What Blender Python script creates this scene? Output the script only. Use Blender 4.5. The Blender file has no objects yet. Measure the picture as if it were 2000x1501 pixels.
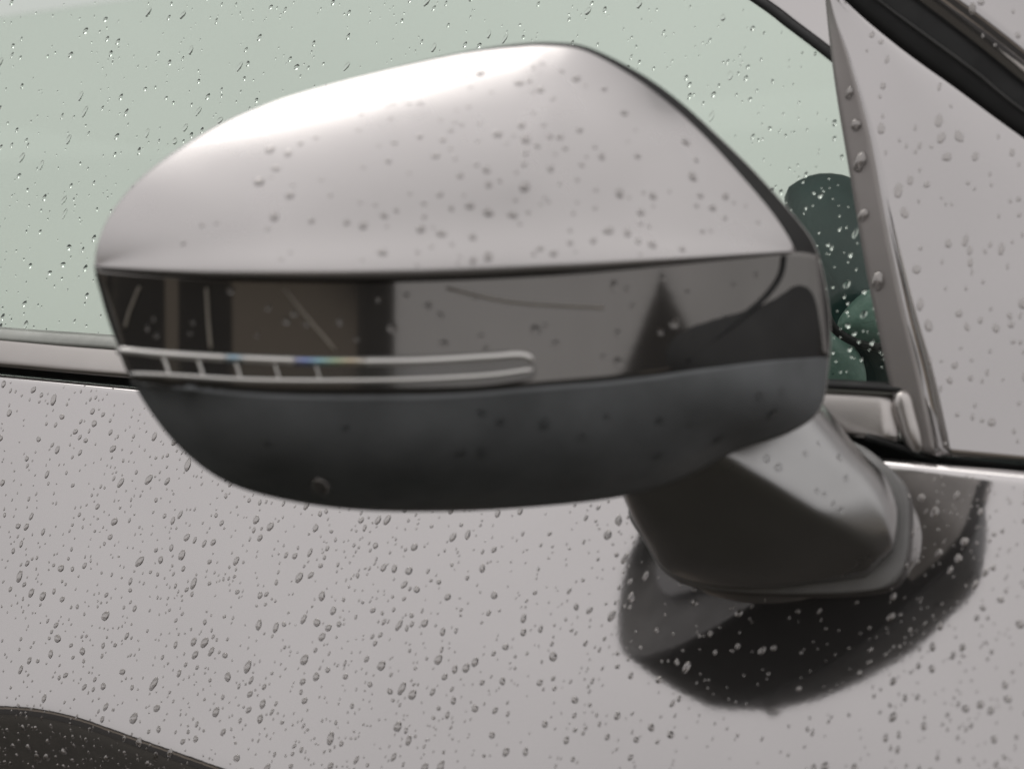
import bpy, bmesh, math, random
import numpy as np
from mathutils import Vector, Matrix, Quaternion
from mathutils.bvhtree import BVHTree
R = math.radians
sc = bpy.context.scene
col = sc.collection

# ------------------------------------------------------------------ camera
TH, PITCH = R(30), R(1.5)                 # camera stands ahead of the door's normal, looks a little up
HALF = 0.17 / 0.70                        # tan of half the horizontal field
look = Vector((-math.sin(TH) * math.cos(PITCH), math.cos(TH) * math.cos(PITCH), math.sin(PITCH)))
cright = look.cross(Vector((0, 0, 1))).normalized()
cup = cright.cross(look).normalized()
HEAD_C = Vector((0, -0.155, 1.06))
CAM = HEAD_C - look * 0.70
cd = bpy.data.cameras.new("camera"); cam = bpy.data.objects.new("camera", cd); col.objects.link(cam)
cam.location = CAM
cam.rotation_euler = Matrix((cright, cup, -look)).transposed().to_euler()
cd.sensor_width = 36; cd.lens = 18 / HALF
cd.clip_start = 0.02; cd.clip_end = 3000
sc.camera = cam
cd.dof.use_dof = True; cd.dof.focus_distance = 1.0; cd.dof.aperture_fstop = 11.5

# ------------------------------------------------------------------ sky and sun
SUN_EL, SUN_AZ = R(55), R(308)
w = bpy.data.worlds.new("World"); sc.world = w; w.use_nodes = True
nt = w.node_tree; nt.nodes.clear()
def wn(t, **k):
    n = nt.nodes.new(t)
    for a, b in k.items(): setattr(n, a, b)
    return n
sky = wn('ShaderNodeTexSky', sky_type='NISHITA', sun_disc=False, sun_elevation=SUN_EL, sun_rotation=SUN_AZ)
sky.dust_density = 4.0; sky.air_density = 1.0; sky.altitude = 50
hs = wn('ShaderNodeHueSaturation'); hs.inputs['Saturation'].default_value = 0.25
tc = wn('ShaderNodeTexCoord'); sx = wn('ShaderNodeSeparateXYZ')
cl = wn('ShaderNodeMapRange'); cl.inputs['From Min'].default_value = 0; cl.inputs['From Max'].default_value = 1
cl.inputs['To Min'].default_value = 5.5; cl.inputs['To Max'].default_value = 10.6
nz = wn('ShaderNodeTexNoise'); nz.inputs['Scale'].default_value = 2.2; nz.inputs['Detail'].default_value = 5
nm = wn('ShaderNodeMapRange'); nm.inputs['From Min'].default_value = .3; nm.inputs['From Max'].default_value = .7
nm.inputs['To Min'].default_value = .9; nm.inputs['To Max'].default_value = 1.1
mu = wn('ShaderNodeMath', operation='MULTIPLY')
tint = wn('ShaderNodeMix', data_type='RGBA', blend_type='MULTIPLY'); tint.inputs[0].default_value = 1
tint.inputs[7].default_value = (1.0, .980, .974, 1)
mx = wn('ShaderNodeMix', data_type='RGBA'); mx.inputs[0].default_value = 0.9     # closed cloud cover over the blue
bg = wn('ShaderNodeBackground'); bg.inputs['Strength'].default_value = 0.1
ow = wn('ShaderNodeOutputWorld')
L = nt.links.new
L(sky.outputs[0], hs.inputs['Color']); L(tc.outputs['Generated'], sx.inputs[0]); L(tc.outputs['Generated'], nz.inputs['Vector'])
L(sx.outputs['Z'], cl.inputs['Value']); L(nz.outputs['Fac'], nm.inputs['Value'])
L(cl.outputs[0], mu.inputs[0]); L(nm.outputs[0], mu.inputs[1]); L(mu.outputs[0], tint.inputs[6])
L(hs.outputs[0], mx.inputs[6]); L(tint.outputs[2], mx.inputs[7]); L(mx.outputs[2], bg.inputs['Color']); L(bg.outputs[0], ow.inputs[0])
sd = bpy.data.lights.new("sun", 'SUN'); sd.energy = 1.2; sd.angle = R(50); sd.color = (1, .97, .93)
so = bpy.data.objects.new("sun", sd); col.objects.link(so)
# sky_rotation r puts the sun at azimuth r clockwise from +Y seen from above
sdir = Vector((math.sin(SUN_AZ) * math.cos(SUN_EL), math.cos(SUN_AZ) * math.cos(SUN_EL), math.sin(SUN_EL)))
so.rotation_euler = sdir.to_track_quat('Z', 'Y').to_euler(); so.location = (0, -3, 5)
vs = sc.view_settings; vs.view_transform = 'Standard'; vs.look = 'None'; vs.exposure = 0; vs.gamma = 1; vs.use_curve_mapping = False
sc.render.engine = 'CYCLES'
cy = sc.cycles
cy.max_bounces = 12; cy.transmission_bounces = 10; cy.glossy_bounces = 8; cy.transparent_max_bounces = 16
cy.use_denoising = True
try: cy.denoiser = 'OPENIMAGEDENOISE'
except Exception: pass

# ------------------------------------------------------------------ helpers
def ray(px, py):
    return (look + cright * ((px - 1000) / 1000 * HALF) + cup * ((750.5 - py) / 1000 * HALF))
def at(px, py, d):
    return CAM + ray(px, py) * d                      # d = distance along the viewing axis
def on_plane(px, py, p0, n):
    r = ray(px, py); return CAM + r * ((p0 - CAM).dot(n) / r.dot(n))
def catmull(pts, n, closed=False):
    pts = [np.array(p, float) for p in pts]; m = len(pts); out = []
    segs = m if closed else m - 1
    for i in range(segs):
        g = (lambda k: pts[k % m]) if closed else (lambda k: pts[max(0, min(m - 1, k))])
        p0, p1, p2, p3 = g(i - 1), g(i), g(i + 1), g(i + 2)
        for j in range(24):
            t = j / 24
            out.append(.5 * (2 * p1 + (p2 - p0) * t + (2 * p0 - 5 * p1 + 4 * p2 - p3) * t * t + (3 * p1 - p0 - 3 * p2 + p3) * t ** 3))
    out.append(pts[0] if closed else pts[-1])
    out = np.array(out); d = np.r_[0, np.cumsum(np.linalg.norm(np.diff(out, axis=0), axis=1))]
    t = np.linspace(0, d[-1], n)
    return np.stack([np.interp(t, d, out[:, k]) for k in range(out.shape[1])], 1)
def mesh_obj(name, verts, faces, mat, parent=None, smooth=True, solid=0, bevel=0, subsurf=0, auto=None):
    me = bpy.data.meshes.new(name); me.from_pydata([tuple(v) for v in verts], [], faces); me.validate(); me.update()
    bm = bmesh.new(); bm.from_mesh(me); bmesh.ops.remove_doubles(bm, verts=bm.verts, dist=1e-6)
    bmesh.ops.recalc_face_normals(bm, faces=bm.faces); bm.to_mesh(me); bm.free()
    return finish(name, me, mat, parent, smooth, solid, bevel, subsurf, auto)
def finish(name, me, mat, parent, smooth=True, solid=0, bevel=0, subsurf=0, auto=None):
    if smooth:
        for p in me.polygons: p.use_smooth = True
    o = bpy.data.objects.new(name, me); col.objects.link(o)
    if mat: me.materials.append(mat)
    if parent: o.parent = parent
    if solid:
        m = o.modifiers.new("solid", 'SOLIDIFY'); m.thickness = solid; m.offset = -1; m.use_even_offset = False
    if bevel:
        m = o.modifiers.new("bevel", 'BEVEL'); m.width = bevel; m.segments = 3; m.limit_method = 'ANGLE'; m.angle_limit = R(40); m.harden_normals = False
    if subsurf:
        m = o.modifiers.new("sub", 'SUBSURF'); m.levels = subsurf; m.render_levels = subsurf
    return o
def grid_faces(nr, nc, wrap=False):
    f = []
    for i in range(nr - 1):
        for j in range(nc if wrap else nc - 1):
            a, b = i * nc + j, i * nc + (j + 1) % nc
            f.append((a, b, b + nc, a + nc))
    return f
def orient(o, toward=None):
    """make an open sheet's normals look toward a point (outward of the car)"""
    toward = toward or CAM
    me = o.data; s = 0
    for p in me.polygons: s += (toward - p.center).dot(p.normal) * p.area
    if s < 0: me.flip_normals()
    return o
def tube(pts, rad, seg=10):
    pts = [Vector(p) for p in pts]; n = len(pts); V = []; F = []
    for i, p in enumerate(pts):
        t = (pts[min(i + 1, n - 1)] - pts[max(i - 1, 0)]).normalized()
        a = t.cross(look).normalized() if abs(t.dot(look)) < .99 else t.cross(cup).normalized()
        b = t.cross(a)
        r = rad[i] if hasattr(rad, '__len__') else rad
        for k in range(seg):
            g = 2 * math.pi * k / seg; V.append(p + a * (r * math.cos(g)) + b * (r * math.sin(g)))
    F = grid_faces(n, seg, True); F.append(tuple(range(seg))); F.append(tuple((n - 1) * seg + k for k in range(seg)))
    return V, F
def box_data(c, sx_, sy_, sz_, rot=None):
    rot = rot or Matrix.Identity(3); V = []
    for z in (-1, 1):
        for y in (-1, 1):
            for x in (-1, 1): V.append(Vector(c) + rot @ Vector((x * sx_ / 2, y * sy_ / 2, z * sz_ / 2)))
    return V, [(0, 1, 3, 2), (4, 6, 7, 5), (0, 4, 5, 1), (2, 3, 7, 6), (0, 2, 6, 4), (1, 5, 7, 3)]
def prism(name, poly, depth_vec, mat, parent, bevel=.0008, smooth=False):
    """a slab: polygon of points, pushed along depth_vec"""
    n = len(poly); V = [Vector(p) for p in poly] + [Vector(p) + depth_vec for p in poly]
    F = [tuple(range(n)), tuple(range(2 * n - 1, n - 1, -1))] + [(i, i + n, (i + 1) % n + n, (i + 1) % n) for i in range(n)]
    return mesh_obj(name, V, F, mat, parent, smooth, bevel=bevel)

# ------------------------------------------------------------------ materials
def mat(name):
    m = bpy.data.materials.new(name); m.use_nodes = True
    b = m.node_tree.nodes['Principled BSDF']; return m, m.node_tree, b
def noise(t, scale, detail=4, rough=.55):
    tc = t.nodes.new('ShaderNodeTexCoord'); n = t.nodes.new('ShaderNodeTexNoise')
    n.inputs['Scale'].default_value = scale; n.inputs['Detail'].default_value = detail; n.inputs['Roughness'].default_value = rough
    t.links.new(tc.outputs['Object'], n.inputs['Vector']); return n.outputs['Fac']
def remap(t, src, a, b, lo=.3, hi=.7):
    m = t.nodes.new('ShaderNodeMapRange'); m.inputs['From Min'].default_value = lo; m.inputs['From Max'].default_value = hi
    m.inputs['To Min'].default_value = a; m.inputs['To Max'].default_value = b
    t.links.new(src, m.inputs['Value']); return m.outputs[0]
def ramp(t, src, c1, c2, lo=.35, hi=.65):
    r = t.nodes.new('ShaderNodeValToRGB'); r.color_ramp.elements[0].position = lo; r.color_ramp.elements[1].position = hi
    r.color_ramp.elements[0].color = (*c1, 1); r.color_ramp.elements[1].color = (*c2, 1)
    t.links.new(src, r.inputs[0]); return r.outputs[0]
def bump(t, b, src, strength, dist=.0005):
    n = t.nodes.new('ShaderNodeBump'); n.inputs['Strength'].default_value = strength; n.inputs['Distance'].default_value = dist
    t.links.new(src, n.inputs['Height']); t.links.new(n.outputs[0], b.inputs['Normal'])
def paint(name, c1, c2, rough, metallic=1.0, coat=.4, peel=.02):
    m, t, b = mat(name)
    t.links.new(ramp(t, noise(t, 9, 5), c1, c2), b.inputs['Base Color'])
    b.inputs['Metallic'].default_value = metallic
    t.links.new(remap(t, noise(t, 30, 4), rough * .85, rough * 1.25), b.inputs['Roughness'])
    b.inputs['Coat Weight'].default_value = coat; b.inputs['Coat Roughness'].default_value = .03
    bump(t, b, noise(t, 260, 2), peel, .0004)
    return m
def plain(name, c, rough, spec=.5, var=.15, bumps=0, bscale=900):
    m, t, b = mat(name)
    t.links.new(ramp(t, noise(t, 40, 5), tuple(x * (1 - var) for x in c), tuple(min(1, x * (1 + var)) for x in c)), b.inputs['Base Color'])
    t.links.new(remap(t, noise(t, 70, 4), rough * .85, min(1, rough * 1.2)), b.inputs['Roughness'])
    b.inputs['Specular IOR Level'].default_value = spec
    if bumps: bump(t, b, noise(t, bscale, 3), bumps)
    return m
SILVER = paint('silver metallic paint', (.560, .536, .533), (.585, .560, .557), .06, metallic=.94)
CAPM = paint('mirror cap paint', (.57, .545, .54), (.60, .573, .567), .29, metallic=.92)
TRIM = paint('satin silver trim', (.50, .47, .455), (.53, .50, .48), .34, coat=.1)
ARM = paint('grey satin arm paint', (.45, .445, .443), (.48, .474, .47), .30, metallic=1.0, coat=.0)
BAND = paint('smoked gloss band', (.19, .18, .17), (.22, .207, .197), .06, metallic=.9, coat=.5, peel=.01)
BLACK = plain('grained black plastic', (.165, .174, .18), .45, .5, bumps=.12, bscale=1500)
SHELL = plain('dark mirror shell', (.03, .029, .028), .42, .25)
RUB = plain('black rubber', (.014, .014, .014), .55, .35, bumps=.1)
RUB2 = plain('lighter grey rubber', (.05, .049, .047), .5, .35, bumps=.1)  # paler than the black seals
LENS = paint('smoked lens', (.13, .125, .12), (.18, .172, .165), .12, metallic=.8, coat=.6)
GUIDE = paint('clear light guide', (.74, .72, .69), (.82, .80, .77), .2, metallic=.7, coat=.8)
DASH = plain('dark vinyl', (.02, .05, .046), .5, .3, bumps=.25, bscale=1200)
GRAIN = plain('grained vinyl', (.15, .25, .21), .42, .5, bumps=1.0, bscale=330)
INT = plain('pale headliner', (.5, .5, .47), .9, .2)
ASPH = plain('wet asphalt', (.031, .029, .024), .6, .12, var=.4, bumps=.4, bscale=60)
MIRG, _t, _b = mat('blackened mirror'); _b.inputs['Roughness'].default_value = .05; _b.inputs['Base Color'].default_value = (.01, .011, .012, 1)  # near-black so that its image in the door paint stays dark
def glass_mat(name, tintc):
    m = bpy.data.materials.new(name); m.use_nodes = True; t = m.node_tree; t.nodes.clear()
    o = t.nodes.new('ShaderNodeOutputMaterial'); mixs = t.nodes.new('ShaderNodeMixShader'); tr = t.nodes.new('ShaderNodeBsdfTransparent')
    gl = t.nodes.new('ShaderNodeBsdfGlossy'); fr = t.nodes.new('ShaderNodeMath'); lw = t.nodes.new('ShaderNodeLayerWeight'); pw = t.nodes.new('ShaderNodeMath')
    lw.inputs['Blend'].default_value = .5; pw.operation = 'POWER'; pw.inputs[1].default_value = 5; fr.operation = 'MULTIPLY_ADD'; fr.inputs[1].default_value = .977; fr.inputs[2].default_value = .023
    t.links.new(lw.outputs['Facing'], pw.inputs[0]); t.links.new(pw.outputs[0], fr.inputs[0]); gl.inputs['Roughness'].default_value = .03; tr.inputs['Color'].default_value = (*tintc, 1)
    gl.inputs['Color'].default_value = (.96, 1, .97, 1)
    t.links.new(fr.outputs[0], mixs.inputs[0]); t.links.new(tr.outputs[0], mixs.inputs[1]); t.links.new(gl.outputs[0], mixs.inputs[2])
    t.links.new(mixs.outputs[0], o.inputs[0]); return m
GLASS = glass_mat('green tinted glass', (.939, .967, .939))
WATER, _t, _b = mat('rain water')
_b.inputs['Transmission Weight'].default_value = 1; _b.inputs['IOR'].default_value = 1.33; _b.inputs['Roughness'].default_value = 0.0
_b.inputs['Base Color'].default_value = (1, 1, 1, 1)

BEADED = bpy.data.materials.new('rain beaded on paint'); BEADED.use_nodes = True
_t = BEADED.node_tree; _b = _t.nodes['Principled BSDF']; _o = _t.nodes['Material Output']
_b.inputs['Metallic'].default_value = 1; _b.inputs['Base Color'].default_value = (.60, .57, .55, 1); _b.inputs['Roughness'].default_value = .08
_r = _t.nodes.new('ShaderNodeBsdfRefraction'); _r.inputs['IOR'].default_value = 1.33; _r.inputs['Roughness'].default_value = 0
_m = _t.nodes.new('ShaderNodeMixShader'); _m.inputs[0].default_value = .42
_t.links.new(_r.outputs[0], _m.inputs[1]); _t.links.new(_b.outputs[0], _m.inputs[2]); _t.links.new(_m.outputs[0], _o.inputs[0])

# ------------------------------------------------------------------ the car
ground_bm = bmesh.new()
bmesh.ops.create_grid(ground_bm, x_segments=8, y_segments=8, size=1500)
me = bpy.data.meshes.new('ground'); ground_bm.to_mesh(me); ground_bm.free()
g = finish('ground', me, ASPH, None, False); g['kind'] = 'structure'

car = bpy.data.objects.new('car', None); col.objects.link(car); car.location = (0, 0.9, 0)
car['label'] = 'silver car wet with rain, its two-tone wing mirror in front of the green glass'; car['category'] = 'car'
bpy.context.view_layer.update()
CARI = Matrix.Translation((0, -0.9, 0))
def P_(o):                                            # keep world-space vertices when parenting under the car
    o.matrix_parent_inverse = CARI; return o

ALPHA = R(17.5)                                         # lean of the door skin: its outer face looks a little up
DN = Vector((0, -math.cos(ALPHA), math.sin(ALPHA)))
D0 = on_plane(1000, 812, Vector((0, 0, 1.0)), Vector((0, -1, 0)))     # a point of the belt line
DOWN = Vector((0, -math.sin(ALPHA), -math.cos(ALPHA)))                # down along the skin
bl0 = on_plane(0, 721, D0, DN); bl1 = on_plane(2000, 911, D0, DN)
BELT = (bl1 - bl0).normalized()                                        # belt line runs down toward the front
DOWNB = DN.cross(BELT); DOWNB = DOWNB if DOWNB.z < 0 else -DOWNB
def door_uv(px, py):
    p = on_plane(px, py, D0, DN) - bl0; return p.dot(BELT), p.dot(DOWNB)
k1, k2, k3 = door_uv(70, 1392), door_uv(372, 1502), door_uv(-150, 1404)
def softplus(x, s): return s * math.log1p(math.exp(max(-40, min(40, x / s)))) if x / s < 40 else x
def side(p, a, b):
    dx, dy = b[0] - a[0], b[1] - a[1]; l = math.hypot(dx, dy); return ((p[1] - a[1]) * dx - (p[0] - a[0]) * dy) / l
def door_pt(u, v, lift=0):
    """u along the belt line, v down the skin; rolled top edge, slight barrel, scallop low at the rear"""
    off = 0.0; vv = v
    r = .007
    if v < r:                                        # roll over to the inside at the top
        a = min(1.0, (r - v) / r) * R(58); vv = r - r * math.sin(a); off = -r * (1 - math.cos(a))
    off -= .12 * max(0, v - .02) ** 2 * .5
    d1, d2 = side((u, v), k1, k2), side((u, v), k3, k1)
    d = min(d1, d2) if abs(d1 - d2) > .01 else min(d1, d2) - .25 * (.01 - abs(d1 - d2)) ** 2 / .01
    if v > .05: off -= .85 * softplus(d, .0017)
    return bl0 + BELT * u + DOWNB * vv + DN * (off + lift)
us = np.linspace(-.5, 1.0, 251); us = np.unique(np.r_[us, np.linspace(k1[0] - .04, k2[0] + .12, 80)])
vs_ = np.r_[np.linspace(0, .007, 10), np.linspace(.009, .11, 20), np.linspace(.112, .22, 70), np.linspace(.23, .6, 24)]
V = [door_pt(u, v) for v in vs_ for u in us]
# return flange into the door at the top, hidden behind the moulding
skin = mesh_obj('door_skin', V, grid_faces(len(vs_), len(us)), SILVER, car); P_(skin); orient(skin)
skin['label'] = 'silver lower door skin beaded with rain below the window line'

# belt moulding: a rounded silver strip between glass and door, above the dark gap
def strip(name, top, bot, mat_, lift_top, lift_bot, bulge, nrm, p0, n=60, rows=9, solid=.004, parent=car, wrap=True):
    A = catmull(top, n); B = catmull(bot, n); V = []
    for i in range(rows):
        t = i / (rows - 1)
        for j in range(n):
            q = A[j] * (1 - t) + B[j] * t
            o = lift_top * (1 - t) + lift_bot * t + bulge * math.sqrt(max(0, 1 - (2 * t - 1) ** 2))
            p = on_plane(q[0], q[1], p0 + nrm * o, nrm); V.append(p)
    o = mesh_obj(name, V, grid_faces(rows, n), mat_, parent, solid=solid); P_(o); orient(o); return o
BN = Vector((0, -1, .22)).normalized()
BP = D0 + Vector((0, .004, 0))
strip('belt_moulding', [(-500, 612), (0, 655), (235, 676), (900, 716), (1500, 748), (1715, 762), (1752, 766)],
      [(-500, 672), (0, 716), (255, 738), (900, 788), (1500, 838), (1715, 858), (1752, 862)], TRIM, .000, .0025, .0014, BN, BP)
strip('gap_seal', [(-500, 660), (0, 703), (255, 727), (900, 770), (1690, 845), (1830, 880), (2000, 897), (2500, 945)],
      [(-500, 700), (0, 744), (255, 765), (900, 815), (1690, 892), (1830, 918), (2000, 935), (2500, 985)], RUB, -.010, -.013, 0, BN, BP)

# glass: a tinted pane leaning inward, in a pale channel strip
GT = R(14)
GN = Vector((0, -math.cos(GT), math.sin(GT)))
GP = on_plane(1000, 720, Vector((0, D0.y + .012, 0)), Vector((0, -1, 0)))
gl_poly = [(-900, 560), (-900, -900), (1000, -900), (1200, -178), (1480, -2), (1618, 104), (1655, 300), (1740, 640), (1790, 800), (1000, 745), (0, 680)]
pane = prism('window_glass', [on_plane(x, y, GP, GN) for x, y in gl_poly], -GN * .0035, GLASS, car, bevel=0); P_(pane)
strip('glass_weatherstrip', [(-500, 594), (0, 638), (240, 655), (900, 705), (1500, 735), (1760, 748)],
      [(-500, 620), (0, 664), (240, 682), (900, 726), (1500, 756), (1760, 770)], plain('pale sealing strip', (.36, .37, .34), .35), .000, .004, .001, GN, GP + GN * .0015, rows=5, solid=.002)  # pale grey strip along the foot of the glass
strip('glass_seal', [(1585, 738), (1660, 742), (1760, 748)], [(1585, 757), (1660, 760), (1760, 766)], RUB, .003, .005, .001, GN, GP + GN * .0015, rows=5, n=12, solid=.002)

# upper frame: silver rail and the black seal under it
FN = Vector((-.05, -math.cos(R(18)), math.sin(R(18)))).normalized()
FP = GP + GN * .006
def slab(name, poly, p0, n, mat_, thick, bevel=.001, parent=car, lab=None):
    o = prism(name, [on_plane(x, y, p0, n) for x, y in poly], -n * thick, mat_, parent, bevel=bevel); P_(o)
    if lab: o['label'] = lab
    return o
slab('window_rail', [(1180, -200), (1330, -320), (1700, -80), (1700, 140), (1622, 100), (1487, -4)], FP, FN, SILVER, .006, .002)
V, F = tube([on_plane(x, y, FP + FN * .001, FN) for x, y in catmull([(1160, -212), (1468, -8), (1540, 45), (1600, 90), (1650, 130)], 30)], .0021)
P_(mesh_obj('window_seal', V, F, RUB, car))

# front corner panel of the door: broad face with a chamfered rear edge
SP = on_plane(1660, 400, FP + FN * .009, FN)
SN = Vector((.2, -math.cos(R(10)), math.sin(R(10)))).normalized()
edge = catmull([(1600, -160), (1612, 0), (1630, 160), (1661, 350), (1690, 520), (1716, 650), (1740, 760), (1765, 845), (1778, 878)], 60)
bend = catmull([(1606, -160), (1622, 0), (1662, 130), (1700, 270), (1728, 420), (1765, 600), (1797, 730), (1814, 815), (1828, 890)], 60)
far_ = catmull([(1550, -160), (1645, -8), (1760, 90), (1880, 176), (2000, 262), (2300, 470), (2700, 752), (2990, 950), (3060, 1008)], 60)
V = []; rows = []
for t in (0,): rows.append((edge, -.0040))
rows.append((edge * .75 + bend * .25, -.0030)); rows.append((edge * .5 + bend * .5, -.0020)); rows.append((edge * .2 + bend * .8, -.0008)); rows.append((bend, 0.0)); rows.append((bend * .97 + far_ * .03, .00003))
for t in np.linspace(.1, 1, 12): rows.append((bend * (1 - t) + far_ * t, .0004 * math.sin(math.pi * t)))
def lay(rs): return [on_plane(x, y, SP + SN * o, SN) for cur, o in rs for x, y in cur]
sail = mesh_obj('corner_panel', lay(rows[4:]), grid_faces(len(rows) - 4, 60), SILVER, car, solid=.003); P_(sail); orient(sail)
cham = mesh_obj('chamfer_edge', lay(rows[:5]), grid_faces(5, 60), paint('shaded edge paint', (.33, .31, .30), (.36, .335, .325), .5, coat=.05), car, solid=.003); P_(cham); orient(cham)  # chamfer's duller reflections put into a darker grey of the panel's silver
sail['label'] = 'silver front corner panel with a chamfered rear edge'

# black screen seal and the silver pillar beyond
def lane(name, a, b, oa, ob, bulge, mat_, rows=7, solid=.003):
    return strip(name, a, b, mat_, oa, ob, bulge, SN, SP, n=50, rows=rows, solid=solid)
lane('pillar_seal', [(1545, -120), (1638, -10), (1754, 90), (1873, 176), (1992, 263), (2292, 472), (2980, 955)], [(1650, -120), (1806, -4), (1911, 75), (2016, 160), (2316, 408), (3010, 930)], .0005, .0005, .002, RUB)
lane('seal_lip', [(1575, -120), (1700, -8), (1810, 76), (1905, 146), (2000, 222), (2300, 434), (2990, 935)], [(1583, -120), (1710, -8), (1818, 72), (1912, 141), (2000, 213), (2300, 426), (2990, 927)], .004, .004, .0012, RUB2, rows=5, solid=.001)
PN = Vector((.2, -math.cos(R(11)), math.sin(R(11)))).normalized()
PP = on_plane(1900, 60, SP + SN * .004, SN)
A = catmull([(1630, -120), (1790, -4), (1895, 75), (2000, 160), (2300, 408), (3000, 930)], 50)
V = []
for t in np.linspace(0, 1, 10):
    for x, y in A: V.append(on_plane(x + 520 * t, y - 330 * t, PP + PN * (.010 * math.sin(t * 2.6) * t), PN))
pil = mesh_obj('roof_pillar', V, grid_faces(10, 50), SILVER, car, solid=.0015); P_(pil); orient(pil)

# lower front corner: rail end, end cap, rounded tab
slab('moulding_end_cap', [(1716, 792), (1752, 790), (1754, 858), (1712, 856)], BP, BN * 1.0, plain('dark plastic end', (.06, .05, .045), .5), .006, .0012)
P_(mesh_obj('corner_tab', *tube([on_plane(x, y, SP - SN * .004, SN) for x, y in catmull([(1762, 764), (1772, 810), (1786, 858), (1800, 884)], 16)], [.0022, .0035, .0042, .0044, .0044, .0044, .0044, .0044, .0044, .0044, .0044, .0042, .004, .0035, .003, .002]), TRIM, car))
V, F = tube([on_plane(x, y, SP - SN * .004, SN) for x, y in catmull([(1690, 853), (1760, 874), (1830, 896), (2000, 914), (2500, 964), (3060, 1020)], 60)], .0012)
P_(mesh_obj('panel_gap', V, F, RUB, car))

# ------------------------------------------------------------------ wing mirror
DH = 0.70
def ath(x, y, d): return at(x, y, d + 2.35e-5 * (x - 900))     # the mirror's tip swings out a little from the door
SIL = catmull([(185, 515), (205, 440), (262, 362), (350, 292), (455, 232), (580, 184), (740, 140), (900, 103), (1010, 86), (1080, 83), (1150, 93),
               (1250, 143), (1330, 200), (1400, 264), (1470, 332), (1540, 410), (1590, 478), (1612, 560), (1621, 640), (1617, 720), (1600, 800),
               (1540, 845), (1440, 880), (1330, 935), (1200, 972), (1000, 993), (830, 999), (690, 995), (560, 977), (450, 945), (370, 892), (305, 820), (258, 735), (222, 655), (198, 580)], 720, True)[:-1]
CX, CY = 900.0, 560.0
ang = np.arctan2(SIL[:, 1] - CY, SIL[:, 0] - CX); rad_ = np.hypot(SIL[:, 0] - CX, SIL[:, 1] - CY); od = np.argsort(ang)
ang, rad_ = ang[od], rad_[od]
def rho(x, y):
    a = math.atan2(y - CY, x - CX); return math.hypot(x - CX, y - CY) / np.interp(a, ang, rad_, period=2 * math.pi)
HH = .041
def pw(x, y):                                          # the lower half stays upright longer before it turns under
    d = math.hypot(x - CX, y - CY) + 1e-6; k = max(0, min(1, ((y - CY) / d + .05) / .6)); return 3.1 + 3.2 * k * k * (3 - 2 * k)
def hgt(x, y):
    r = min(1, rho(x, y)); return HH * max(0, 1 - r ** pw(x, y))
def hp(x, y, off=0):                                   # a point of the mirror's outer surface
    return ath(x, y, DH - hgt(x, y) - off)
# inner shell with a rounded back that carries the mirror glass
V = []; nc = 240
for i in range(26):
    r = math.sin(i / 25 * math.pi / 2) if i < 25 else 1
    for q in SIL[::3]:
        x, y = CX + (q[0] - CX) * r, CY + (q[1] - CY) * r
        V.append(ath(x, y, DH - HH * max(0, 1 - r ** pw(x, y)) + .003 * (1 - r ** 6)))
for t in (.012, .026, .038, .046):
    s = 1 - .06 * (t / .046) ** 2
    for q in SIL[::3]: V.append(ath(CX + (q[0] - CX) * s, CY + (q[1] - CY) * s, DH + t))
for s, t in ((.9, .046), (.88, .040), (.5, .040), (.02, .040)):
    for q in SIL[::3]: V.append(ath(CX + (q[0] - CX) * s, CY + (q[1] - CY) * s, DH + t))
wm = mesh_obj('wing_mirror', V, grid_faces(26 + 4 + 4, nc, True), SHELL, car); P_(wm)
wm['label'] = 'silver and black wing mirror with a slim indicator strip'
def MP(o):
    o.parent = wm; return o
V = [ath(CX + (q[0] - CX) * .76, CY - 60 + (q[1] - CY) * .62, DH + .0405) for q in SIL[::6]]
MP(prism('mirror_glass', V, look * .002, MIRG, wm, bevel=0))

hq = [q for q in SIL if q[0] > 1330 and 230 < q[1] < 880]
V = [ath(CX + (x - CX) * s, CY + (y - CY) * s, DH + t) for s, t in ((1.0, .005), (1.002, .010), (.999, .022), (.988, .036), (.966, .048), (.94, .0505), (.74, .0515)) for x, y in hq]
MP(mesh_obj('added_rear_cover', V, grid_faces(7, len(hq)), plain('pale added cover', (.68, .66, .63), .5), wm, solid=.001))  # unseen pale cover added to show as a grey patch in the door's reflection

def sheet(name, lo, hi, m, off, rows=28, n=110, solid=.0022, flare=None):
    A = catmull(lo, n); B = catmull(hi, n); V = []
    for i in range(rows):
        t = i / (rows - 1); t = t
        for j in range(n):
            q = A[j] * (1 - t) + B[j] * t
            o_ = off + (flare(t, j / (n - 1)) if flare else 0)
            V.append(hp(q[0], q[1], o_))
    o = mesh_obj(name, V, grid_faces(rows, n), m, wm, solid=solid, bevel=0); MP(o); orient(o); return o
LA = [(184, 520), (300, 532), (450, 540), (700, 542), (900, 538), (1100, 528), (1250, 516), (1400, 503), (1552, 490)]
LB = [(256, 745), (400, 760), (600, 770), (850, 769), (1050, 754), (1250, 736), (1400, 714), (1520, 700), (1618, 694)]
TOPC = [(184, 517), (204, 440), (261, 361), (349, 291), (454, 231), (580, 184), (740, 141), (900, 106), (1010, 92), (1080, 90), (1148, 101), (1240, 152), (1310, 205), (1375, 265), (1440, 335), (1500, 405), (1535, 455), (1552, 487)]
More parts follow.
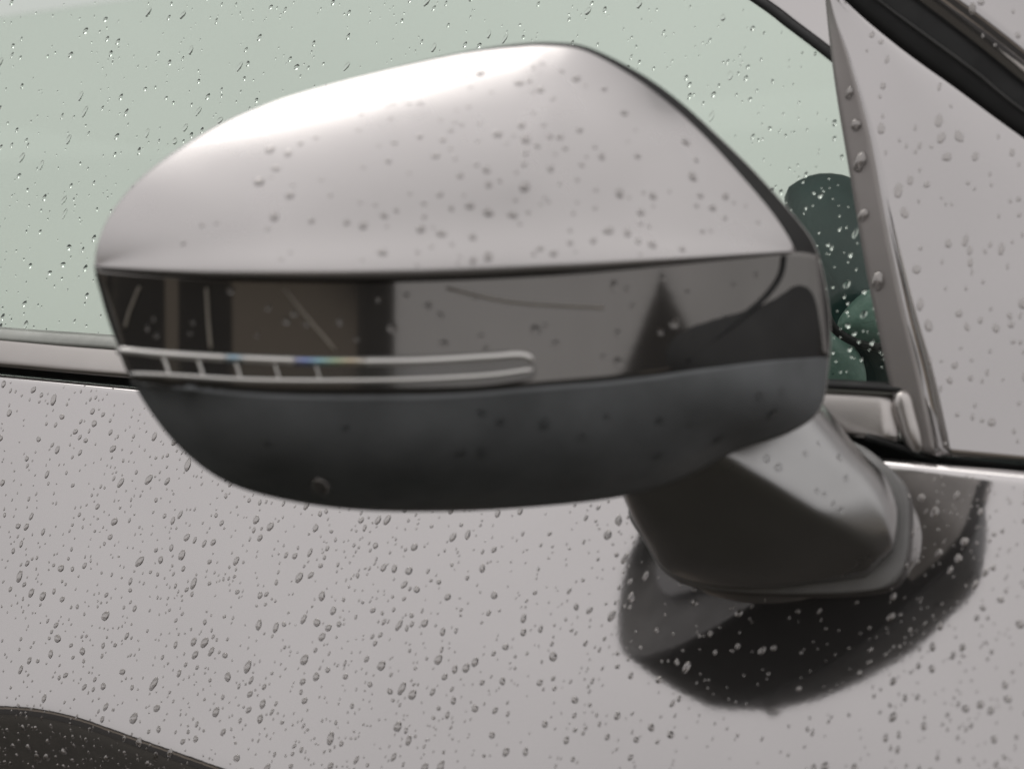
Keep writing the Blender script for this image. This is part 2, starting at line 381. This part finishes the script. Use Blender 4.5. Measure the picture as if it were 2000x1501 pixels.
# the cap is meshed as a fan of columns between its lower edge and the outline
def cap_sheet():
    n = 150; A = catmull(LA, n); B = catmull(TOPC, n); rows = 40; V = []
    for i in range(rows):
        t = (i / (rows - 1)); t = 1 - (1 - t) ** 1.6
        for j in range(n):
            q = A[j] * (1 - t) + B[j] * t; u_ = j / (n - 1); lip = .0055 * math.exp(-(t / .17) ** 2) * (4 * u_ * (1 - u_)) ** .9; V.append(hp(q[0], q[1], .0025 + lip))
    o = mesh_obj('mirror_cap', V, grid_faces(rows, n), CAPM, wm, solid=.003); MP(o); orient(o); return o
cap = cap_sheet(); cap['label'] = 'silver painted upper cap'
LAx, LAy = [p[0] for p in LA], [p[1] for p in LA]
HBX = np.linspace(184, 1625, 200); HBV = np.array([hgt(max(200, x), np.interp(x, LAx + [1585, 1606, 1618], LAy + [505, 545, 620])) for x in HBX])
for _ in range(3): HBV[1:-1] = (HBV[:-2] + HBV[1:-1] * 2 + HBV[2:]) / 4
def hb(x, y):                                          # the band is straight from top to bottom, leaning out a little below
    return float(np.interp(x, HBX, HBV)) + .0022 * (y - np.interp(x, LAx, LAy)) / 230
def bp(x, y, off=0): return ath(x, y, DH - hb(x, y) - off)
def band_sheet(name, lo, hi, m, off, rows, n, solid):
    A = catmull(lo, n); B = catmull(hi, n)
    V = [bp(*(A[j] * (1 - i / (rows - 1)) + B[j] * i / (rows - 1)), off) for i in range(rows) for j in range(n)]
    o = mesh_obj(name, V, grid_faces(rows, n), m, wm, solid=solid); MP(o); orient(o); return o
band = band_sheet('gloss_band', LB, [(188, 524)] + LA[1:-1] + [(1552, 492), (1600, 500)], BAND, .0008, 24, 140, .0022)
band['label'] = 'dark glossy band between cap and lower housing'
BOT = [(258, 747), (305, 820), (370, 892), (450, 945), (560, 977), (690, 995), (830, 999), (1000, 993), (1200, 972), (1330, 935), (1440, 880), (1540, 845), (1598, 802), (1617, 720)]
LBc = catmull(LB, 60)
def lowx(u):
    q = LBc[min(59, int(u * 59.99))]; return max(0, hb(*q) - hgt(*q)) * min(1, u * 12, (1 - u) * 12)
low = sheet('lower_housing', [(p[0], p[1]) for p in BOT], [(255, 748)] + [(x, y + 3) for x, y in LB[1:-1]] + [(1619, 698)], BLACK, .0018, rows=30, flare=lambda t, u: t ** 4 * lowx(u))
low['label'] = 'matt black lower half of the mirror'

# indicator: smoked lens, two clear light guides, short cross ribs near the tip
lens = band_sheet('indicator_lens', [(252, 738), (400, 752), (600, 761), (850, 761), (960, 756), (1035, 742), (1046, 728)],
             [(228, 678), (330, 687), (500, 693), (700, 696), (900, 692), (1000, 687), (1046, 716)], LENS, .0022, 12, 80, .0015)
def band_off(x, y): return .0016 + .0045 * max(0, min(1, 1 - (760 - y) / 230))
FINE_LINE = plain('fine_line', (.34, .31, .26), .5)
def rib(name, pts, r, off, n=60, m=GUIDE):
    q = catmull(pts, n); V, F = tube([bp(x, y, off if off else .0012) for x, y in q], r, 10)
    o = mesh_obj(name, V, F, m, wm); MP(o); return o
rib('light_guide', [(232, 684), (330, 693), (450, 700), (620, 706), (800, 706), (950, 698), (1020, 694), (1040, 706)], .0014, .0017)
rib('light_guide', [(258, 730), (330, 733), (480, 742), (640, 744), (800, 742), (950, 734), (1040, 722)], .0009, .0019)
def glint_mat(name, cols):  # rainbow glint of the lens painted along the rib as a colour ramp
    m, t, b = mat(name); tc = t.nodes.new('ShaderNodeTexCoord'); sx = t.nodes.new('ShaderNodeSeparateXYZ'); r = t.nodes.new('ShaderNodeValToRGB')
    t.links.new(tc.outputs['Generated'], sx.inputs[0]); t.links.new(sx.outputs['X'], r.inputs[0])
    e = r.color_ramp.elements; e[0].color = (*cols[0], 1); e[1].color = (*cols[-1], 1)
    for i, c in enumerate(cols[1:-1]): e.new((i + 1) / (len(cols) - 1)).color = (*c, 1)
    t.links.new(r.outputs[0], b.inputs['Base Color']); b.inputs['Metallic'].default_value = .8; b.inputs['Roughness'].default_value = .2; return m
rib('painted_glint', [(440, 699.5), (458, 700.5), (480, 701.5)], .00146, .00172, 8, glint_mat('blue painted glint', [(.66, .62, .58), (.36, .52, .64), (.62, .62, .6)]))
rib('painted_glint', [(575, 705), (630, 706.3), (715, 706.5)], .00146, .00172, 10, glint_mat('rainbow painted glint', [(.58, .57, .62), (.3, .36, .66), (.36, .58, .64), (.5, .62, .45), (.7, .6, .45), (.66, .64, .6)]))
for x in (322, 388, 460, 536, 616):
    y0 = 694 + (x - 322) * .03
    rib('light_rib', [(x - 3, y0 + 2), (x + 4, y0 + 22), (x + 10, y0 + 44)], .0007 - (x - 322) * 1e-6, .0021, 8)
# seam across the front corner of the band, and fine pale lines laid on it
rib('corner_seam', [(1532, 500), (1524, 540), (1490, 585), (1430, 635), (1340, 706)], .0009, 0, 30, RUB)
for pts in ([(272, 560), (252, 610), (244, 640)], [(403, 562), (406, 620), (411, 680)], [(552, 560), (600, 620), (655, 684)], [(872, 562), (1000, 590), (1180, 601)]):
    rib('fine_line', pts, .0004, 0, 14, FINE_LINE)

# arm: ridged stalk from the underside of the mirror to the door
def door_at(px, py, o=0):
    u, v = door_uv(px, py); p = door_pt(u, v, 0)
    return on_plane(px, py, p + DN * o, DN)
def depth_of(p): return (p - CAM).dot(look)
base_l = [(1215, 965), (1235, 1010), (1262, 1055), (1290, 1100), (1330, 1126), (1400, 1142), (1500, 1148)]
ridge = [(1330, 905), (1400, 905), (1480, 935), (1560, 985), (1640, 1045), (1695, 1088), (1690, 1128)]
base_r = [(1600, 780), (1640, 830), (1680, 880), (1725, 925), (1752, 975), (1755, 1020), (1745, 1072)]
# an outline that starts under the mirror and ends on the door, and a ridge standing in front of it
n = 40; Lc, Rc, Tc = catmull(base_l, n), catmull(base_r, n), catmull(ridge, n); V = []; VB = []
rowsA = 33
for i in range(rowsA):
    t = i / (rowsA - 1)
    for j in range(n):
        s = j / (n - 1)
        tm = .56
        if t < tm: k = t / tm; q = Lc[j] * (1 - k) + Tc[j] * k
        else: k = (t - tm) / (1 - tm); q = Tc[j] * (1 - k) + Rc[j] * k
        X, Y = (q[0] - 1560) * 1.81e-4, (985 - q[1]) * 1.81e-4
        f1, f2 = .32 * X + .30 * Y, -.36 * X - .83 * Y               # upper facet looks up and forward, lower one down and back
        d = .751 + (f1 + f2 + math.hypot(f1 - f2, .0035)) / 2
        e = min(1, min(t, 1 - t) * 7, (1 - s) * 6)
        d += .012 * (1 - math.sqrt(max(0, 1 - (1 - e) ** 2)))
        k = max(0, (s - .6) / .4) ** 2; k = k * .45; d = d * (1 - k) + max(d, depth_of(door_at(*q)) - .006) * k
        V.append(at(q[0], q[1], d)); VB.append(at(q[0], q[1], max(d + .002, min(depth_of(door_at(*q)) + .002, d + .075))))
idx = lambda r_, j: (r_ % (2 * rowsA)) * n + j
V = V + [VB[(rowsA - 1 - r_) * n + j] for r_ in range(rowsA) for j in range(n)]
F = grid_faces(2 * rowsA, n) + [(idx(2 * rowsA - 1, j), idx(2 * rowsA - 1, j + 1), idx(0, j + 1), idx(0, j)) for j in range(n - 1)]
F += [(idx(r_, j), idx(r_ + 1, j), idx(2 * rowsA - 2 - r_, j), idx(2 * rowsA - 1 - r_, j)) for r_ in range(rowsA - 1) for j in (0, n - 1)]
arm = mesh_obj('mirror_arm', V, F, ARM, wm); MP(arm)
arm['label'] = 'grey ridged stalk joining the mirror to the door'
# foot: closes the stalk against the door, a plinth a little larger than it
foot = catmull([(1228, 985), (1262, 1062), (1292, 1112), (1335, 1138), (1420, 1155), (1560, 1160), (1680, 1156), (1742, 1142), (1768, 1100), (1776, 1030), (1772, 960), (1740, 915), (1660, 860), (1500, 840), (1320, 880)], 90, True)[:-1]
V = []
for s, o in ((1.0, -.001), (1.0, .002), (.99, .0032), (.965, .0036), (.6, .0036)):
    for x, y in foot:
        V.append(door_at(1520 + (x - 1520) * s, 1010 + (y - 1010) * s, o))
mb = mesh_obj('mounting_base', V, grid_faces(5, 90, True), plain('grey base gasket', (.26, .255, .25), .4), wm); MP(mb)

# ------------------------------------------------------------------ cabin: dash trim behind the glass, far side
def interior(name, poly, d, thick, m, bev=.006):
    V = [at(x, y, d) for x, y in poly]
    o = prism(name, V, look * thick, m, car, bevel=bev, smooth=True); P_(o); return o
def pillow(name, outline, d, H, m, parent, lab=None, back=.03):
    c = catmull(outline, 64, True)[:-1]; cx, cy_ = c.mean(0); V = []
    for i in range(15):
        r = max(.02, math.sin(i / 14 * math.pi / 2))
        for x, y in c: V.append(at(cx + (x - cx) * r, cy_ + (y - cy_) * r, d - H * math.sqrt(max(0, 1 - r ** 2.4))))
    for x, y in c: V.append(at(x, y, d + back))
    o = mesh_obj(name, V, grid_faces(16, 64, True), m, parent); 
    if lab: o['label'] = lab
    return o
hood = pillow('dashboard', [(1532, 385), (1560, 352), (1610, 338), (1670, 350), (1730, 400), (1790, 600), (1830, 800), (1700, 830), (1560, 830), (1560, 620), (1545, 480)], 1.13, .05, DASH, car, 'dark rounded dashboard top behind the glass'); P_(hood)
def DP(o): o.parent = hood; return o
DP(pillow('grained_pad', [(1636, 640), (1664, 590), (1715, 560), (1785, 575), (1815, 640), (1765, 682), (1690, 674)], 1.055, .012, GRAIN, hood))
DP(pillow('grained_panel', [(1570, 700), (1590, 650), (1632, 646), (1678, 690), (1692, 745), (1670, 800), (1600, 810), (1572, 760)], 1.055, .012, GRAIN, hood))
V, F = tube([at(x, y, 1.035) for x, y in catmull([(1610, 600), (1628, 640), (1670, 668), (1720, 678), (1790, 670)], 24)], .0022)
DP(mesh_obj('trim_seam', V, F, RUB, hood))
# far side of the cabin
def worldbox(name, c, s, m, bev=.01):
    V, F = box_data(c, *s); o = mesh_obj(name, V, F, m, car, False, bevel=bev); P_(o); return o
worldbox('far_door', (-1.0, 1.62, .62), (5.0, .08, .62), DASH)
fg = worldbox('far_window_glass', (-1.2, 1.60, 1.30), (5.0, .004, .76), GLASS, 0)
worldbox('roof', (-1.2, .9, 1.72), (3.2, 1.36, .03), SILVER)
worldbox('cabin_floor', (-1.0, .85, .32), (5.0, 1.5, .04), DASH)

# ------------------------------------------------------------------ unseen things put in for the gloss band to mirror
def polar(az, d, z): return Vector((d * math.sin(R(az)), -d * math.cos(R(az)), z))
def own(name, label, cat, loc):
    o = bpy.data.objects.new(name, None); o.location = loc; o['label'] = label; o['category'] = cat; col.objects.link(o); return o
WALLM = plain('tan render', (.42, .37, .31), .85, .2, var=.2, bumps=.3, bscale=40)
STONE = plain('dark stone', (.06, .058, .055), .8, .3, var=.3, bumps=.5, bscale=30)
GREEN = plain('conifer green', (.09, .11, .07), .8, .2, var=.5, bumps=.5, bscale=30)
gw = own('backdrop', 'unseen tan rendered garage across the road', 'backdrop', polar(-14, 7, 0))  # added for the brown stretch mirrored in the band's rear part
def box_part(name, c, s, rz, m, par, bev=.01):
    V, F = box_data((0, 0, 0), *s); o = mesh_obj(name, V, F, m, par, False, bevel=bev); o.location = c; o.rotation_euler = (0, 0, rz); return o
def gpart(name, x, y, z, w_, d_, h_, m):
    q = Matrix.Rotation(R(-14), 3, 'Z') @ Vector((x, y, 0)); return box_part(name, (q.x, q.y, z), (w_, d_, h_), R(-14), m, gw)
gpart('wall', 0, 0, 1.25, 16.6, .3, 2.5, WALLM); gpart('roof_edge', 0, .05, 2.56, 16.9, .5, .12, STONE)
for x in (-3.6, -0.4): gpart('backdrop_door', x, .17, 1.0, 2.5, .06, 2.0, STONE)
gp = own('post_prop', 'unseen dark stone post prop beside the road', 'post prop', polar(33.8, 2.6, 0))  # added for the dark upright bar mirrored in the band
box_part('shaft', (0, 0, .93), (.27, .27, 1.86), R(37), STONE, gp, .02); box_part('cap_stone', (0, 0, 1.91), (.34, .34, .1), R(37), STONE, gp, .02)
sh = own('gable_prop', 'unseen low dark shed with a gabled roof beside the road', 'gable_prop', polar(81.5, 4.0, 0))  # added; its gable is shaped to mirror as a dark wedge
def turn(V, a): q = Matrix.Rotation(R(a), 3, 'Z'); return [q @ Vector(v) for v in V]
V, F = box_data((0, .8, .67), 1.92, 1.6, 1.34); mesh_obj('wall', turn(V, 263), F, STONE, sh, False)
V = [(-1.06, -.1, 1.345), (1.06, -.1, 1.345), (0, -.1, 1.575), (-1.06, 1.7, 1.345), (1.06, 1.7, 1.345), (0, 1.7, 1.575)]
mesh_obj('roof', turn(V, 263), [(0, 1, 2), (3, 5, 4), (0, 2, 5, 3), (1, 4, 5, 2), (0, 3, 4, 1)], STONE, sh, False)
V, F = box_data((0, -.02, .62), .7, .05, 1.2); mesh_obj('door', turn(V, 263), F, WALLM, sh, False)

# ------------------------------------------------------------------ rain
random.seed(7)
dg = bpy.context.evaluated_depsgraph_get()
def bvh(o):
    me = o.data; return BVHTree.FromPolygons([o.matrix_world @ v.co for v in me.vertices], [tuple(p.vertices) for p in me.polygons])
bpy.context.view_layer.update()
def inside(poly, x, y):
    c = False; j = len(poly) - 1
    for i in range(len(poly)):
        if (poly[i][1] > y) != (poly[j][1] > y) and x < (poly[j][0] - poly[i][0]) * (y - poly[i][1]) / (poly[j][1] - poly[i][1]) + poly[i][0]: c = not c
        j = i
    return c
# one low bead, its foot slightly spread; y up the surface
def bead(seed):
    rr = random.Random(seed); V = []; F = []; S = 12; rings = [(1.0, -.08), (1.0, .10), (.90, .38), (.66, .66), (.34, .82)]
    wob = [1 + .12 * math.sin(2 * math.pi * k / S * 2 + seed) + rr.uniform(-.07, .07) for k in range(S)]
    tail = rr.uniform(.0, .5)
    for r, z in rings:
        for k in range(S):
            a = 2 * math.pi * k / S; x, y = math.cos(a) * r * wob[k], math.sin(a) * r * wob[k]
            if y > 0: x *= 1 - tail * y * .75; 
            V.append((x, y, z * (1 - .35 * max(0, y))))
    V.append((0, -.08, .88))
    F = grid_faces(5, S, True); F += [(4 * S + k, 4 * S + (k + 1) % S, 5 * S) for k in range(S)]; F.append(tuple(range(S - 1, -1, -1)))
    return V, F
BEADS = []
for s in range(7):
    V, F = bead(s); me = bpy.data.meshes.new('raindrop'); me.from_pydata(V, [], F); me.update(); me.materials.append(WATER)
    for p in me.polygons: p.use_smooth = True
    me2 = me.copy(); me2.materials.clear(); me2.materials.append(BEADED); BEADS.append((me, V, F, me2))
HOLLOW = [(-400, 1440), (0, 1402), (70, 1398), (372, 1506), (700, 1640), (-400, 1900)]
drops = []                                             # (size px, matrix, bead, surface)
def drop(tree, px, py, wpx, asp, lean, kind, hfac=.55):
    r = ray(px, py); hit = tree.ray_cast(CAM, r.normalized(), 5)
    if hit[0] is None: return
    p, n = hit[0], hit[1]
    if n.dot(r) > 0: n = -n
    up = (Vector((0, 0, 1)) + Vector((1, 0, 0)) * lean); up = (up - n * up.dot(n)).normalized(); rt = up.cross(n)
    k = depth_of(p) * HALF / 1000
    if kind == 'door' and inside(HOLLOW, px, py): hfac = 1.1
    sw = wpx * k / 2; sh = sw * asp; sz = min(sw, sh) * hfac
    M = Matrix(((rt.x * sw, up.x * sh, n.x * sz, p.x), (rt.y * sw, up.y * sh, n.y * sz, p.y), (rt.z * sw, up.z * sh, n.z * sz, p.z), (0, 0, 0, 1)))
    drops.append((wpx * math.sqrt(asp), M, random.randrange(7), kind, px, py))
def scatter(tree, poly, count, kind, wmin, wmax, power, asp=(1.0, 1.9), lean=(.1, .55), mindist=.62, hfac=.55, dens=None):
    xs = [p[0] for p in poly]; ys = [p[1] for p in poly]; placed = []; cells = {}
    tries = 0; nput = 0
    while nput < count and tries < count * 30:
        tries += 1
        x, y = random.uniform(min(xs), max(xs)), random.uniform(min(ys), max(ys))
        if not inside(poly, x, y): continue
        if dens and random.random() > dens(x, y): continue
        wv = wmin + (wmax - wmin) * random.random() ** power
        c = (int(x // 40), int(y // 40)); ok = True
        for i in (-1, 0, 1):
            for j in (-1, 0, 1):
                for (a, b, s) in cells.get((c[0] + i, c[1] + j), ()):
                    if (a - x) ** 2 + ((b - y) * .75) ** 2 < (mindist * (s + wv)) ** 2: ok = False
        if not ok: continue
        cells.setdefault(c, []).append((x, y, wv)); nput += 1
        drop(tree, x, y, wv, random.uniform(*asp), random.uniform(*lean), kind, hfac)
tcham = None
tskin, tpane, tsail, tcap, tband, tlow, tpil, tarm = map(bvh, (skin, pane, sail, cap, band, low, pil, arm))
door_poly = [(-400, 690), (0, 735), (255, 760), (1000, 830), (1690, 905), (2000, 935), (2400, 980), (2400, 1900), (-400, 1900)]
scatter(tskin, door_poly, 5600, 'door', 3.6, 16.5, 4.0, hfac=.42, asp=(1.0, 1.75), dens=lambda x, y: (1.0 if x < 900 else .55 if x < 1250 else .28 if x < 1720 and y > 1000 else .62))
scatter(tskin, [(-60, 1405), (0, 1404), (70, 1406), (360, 1505), (420, 1560), (-60, 1560)], 130, 'door', 5, 15, 1.8, asp=(.95, 1.25), mindist=.75)
glass_poly = [(-400, 600), (-400, -300), (1300, -300), (1470, 5), (1612, 110), (1650, 320), (1730, 640), (1740, 735), (1000, 700), (0, 640)]
scatter(tpane, glass_poly, 2300, 'glass', 3.0, 13, 3.4, asp=(1.0, 2.0), lean=(.1, .5), hfac=.22, dens=lambda x, y: .75 if y < 380 else 1.0)
sail_poly = [(1640, 20), (1980, 270), (2200, 450), (2200, 880), (1840, 870), (1740, 420), (1690, 200)]
scatter(tsail, sail_poly, 150, 'corner', 6, 18, 2.4, asp=(1.1, 2.0), lean=(-.25, .2), hfac=.2)
for x, y, s in ((1659, 182, 19), (1672, 244, 22), (1680, 316, 30), (1686, 420, 22), (1715, 548, 30)):
    drop(bvh(cham) if y < 500 else bvh(cham), x, y, s, 1.25, .3, 'edge', .8)
scatter(tpil, [(1800, -30), (2000, 150), (2200, 320), (2200, -200), (1800, -200)], 70, 'pillar', 6, 17, 2.2, asp=(1.0, 1.7), lean=(-.2, .2), hfac=.4)
cap_poly = [(x, y) for x, y in [(300, 470), (330, 340), (470, 265), (620, 210), (800, 165), (950, 135), (1100, 115), (1240, 180), (1380, 300), (1500, 440), (1500, 485), (1000, 515), (700, 520), (450, 515)]]
scatter(tcap, cap_poly, 170, 'cap', 7, 22, 2.2, asp=(.7, 1.05), lean=(-.3, .3), hfac=.5, dens=lambda x, y: .35 if x < 700 else 1)
scatter(tband, [(260, 560), (1000, 560), (1500, 530), (1590, 620), (1300, 700), (1100, 720), (1060, 690), (500, 680), (290, 665)], 42, 'band', 9, 22, 1.8, asp=(.9, 1.3), lean=(-.1, .1), hfac=.4)
scatter(tlow, [(1000, 790), (1250, 760), (1580, 720), (1560, 800), (1300, 900), (1050, 880), (500, 900), (500, 850)], 16, 'lower', 13, 26, 1.5, asp=(.9, 1.2), hfac=.4)
drop(tlow, 626, 946, 44, 1.1, 0, 'hang', 1.1)
scatter(tarm, [(1480, 900), (1600, 830), (1720, 960), (1740, 1020), (1650, 1010)], 10, 'arm', 9, 18, 1.8, hfac=.4)
LAB = {'hang': ('large bright raindrop hanging alone near the bottom of the black lower housing', 'raindrops on the lower housing'),
       'door': ('large clear raindrop beaded on the silver lower door skin', 'raindrops on the lower door skin'),
       'glass': ('clear raindrop clinging to the green tinted window glass', 'raindrops on the window glass'),
       'corner': ('clear raindrop on the broad face of the silver front corner panel', 'raindrops on the front corner panel'),
       'pillar': ('clear raindrop on the silver pillar above the black seal', 'raindrops on the pillar above the seal'),
       'cap': ('clear raindrop on the silver upper cap of the wing mirror', 'raindrops on the mirror cap'),
       'band': ('clear raindrop on the dark gloss band of the wing mirror', 'raindrops on the gloss band'),
       'lower': ('clear raindrop on the black lower housing of the wing mirror', 'raindrops on the lower housing'),
       'arm': ('clear raindrop on the grey stalk under the wing mirror', 'raindrops on the stalk')}
REF = [(1190, 1000), (1190, 1300), (1300, 1345), (1500, 1345), (1780, 1210), (1960, 1165), (1950, 930), (1740, 920)]
def zone(x, y):
    if inside(REF, x, y): return 'clear raindrop standing out pale in the dark reflection on the door under the stalk', 'raindrops in the dark reflection'
    if x > 1500: return 'clear raindrop on the silver door skin at the far right, beyond the stalk', 'raindrops right of the stalk'
    if y > 1350 and x < 420: return 'clear raindrop near the dark hollow at the lower left of the door skin', 'raindrops by the dark hollow'
    if x < 420: return 'clear raindrop on the silver door skin left of the mirror and below the window gap', 'raindrops left of the mirror'
    return 'clear raindrop on the silver door skin below the black mirror housing', 'raindrops below the mirror housing'
EDGE = ['topmost', 'second highest', 'middle', 'fourth', 'lowest and plumpest']
vis = lambda d: -5 < d[4] < 2005 and -5 < d[5] < 1506
hidden = lambda d: d[3] in ('door', 'glass') and rho(d[4], d[5]) < 1.0 or d[3] == 'door' and inside([tuple(q) for q in foot], d[4], d[5])
order = sorted(drops, key=lambda d: (d[3] != 'edge', -(d[0] if vis(d) and not hidden(d) else 0)))
ne = 0; PAINTED = ('hang', 'door', 'corner', 'cap', 'pillar', 'edge')
for i, (s, M, b, kind, px, py) in enumerate(order[:300]):
    o = bpy.data.objects.new('raindrop', BEADS[b][3 if kind in PAINTED else 0]); o.matrix_world = M; col.objects.link(o); o['category'] = 'raindrop'
    if kind == 'edge':
        o['label'] = '%s of five raindrops lined up down the chamfered edge of the corner panel' % EDGE[ne]; o['group'] = 'raindrops down the chamfered edge'; ne += 1
    else: o['label'], o['group'] = zone(px, py) if kind == 'door' else LAB[kind]
V = []; F = []; MI = []
for s, M, b, kind, px, py in order[300:]:
    k = len(V); A = np.array(BEADS[b][1]) @ np.array(M.to_3x3()).T + np.array(M.translation); V += A.tolist()
    F += [tuple(i + k for i in f) for f in BEADS[b][2]]; MI += [1 if kind in PAINTED else 0] * len(BEADS[b][2])
me = bpy.data.meshes.new('fine_raindrops'); me.from_pydata(V, [], F); me.update()
o = finish('fine_raindrops', me, WATER, None); me.materials.append(BEADED); me.polygons.foreach_set('material_index', MI); me.update(); o['kind'] = 'stuff'; o['label'] = 'fine clear rain spatter over the car paint and glass'
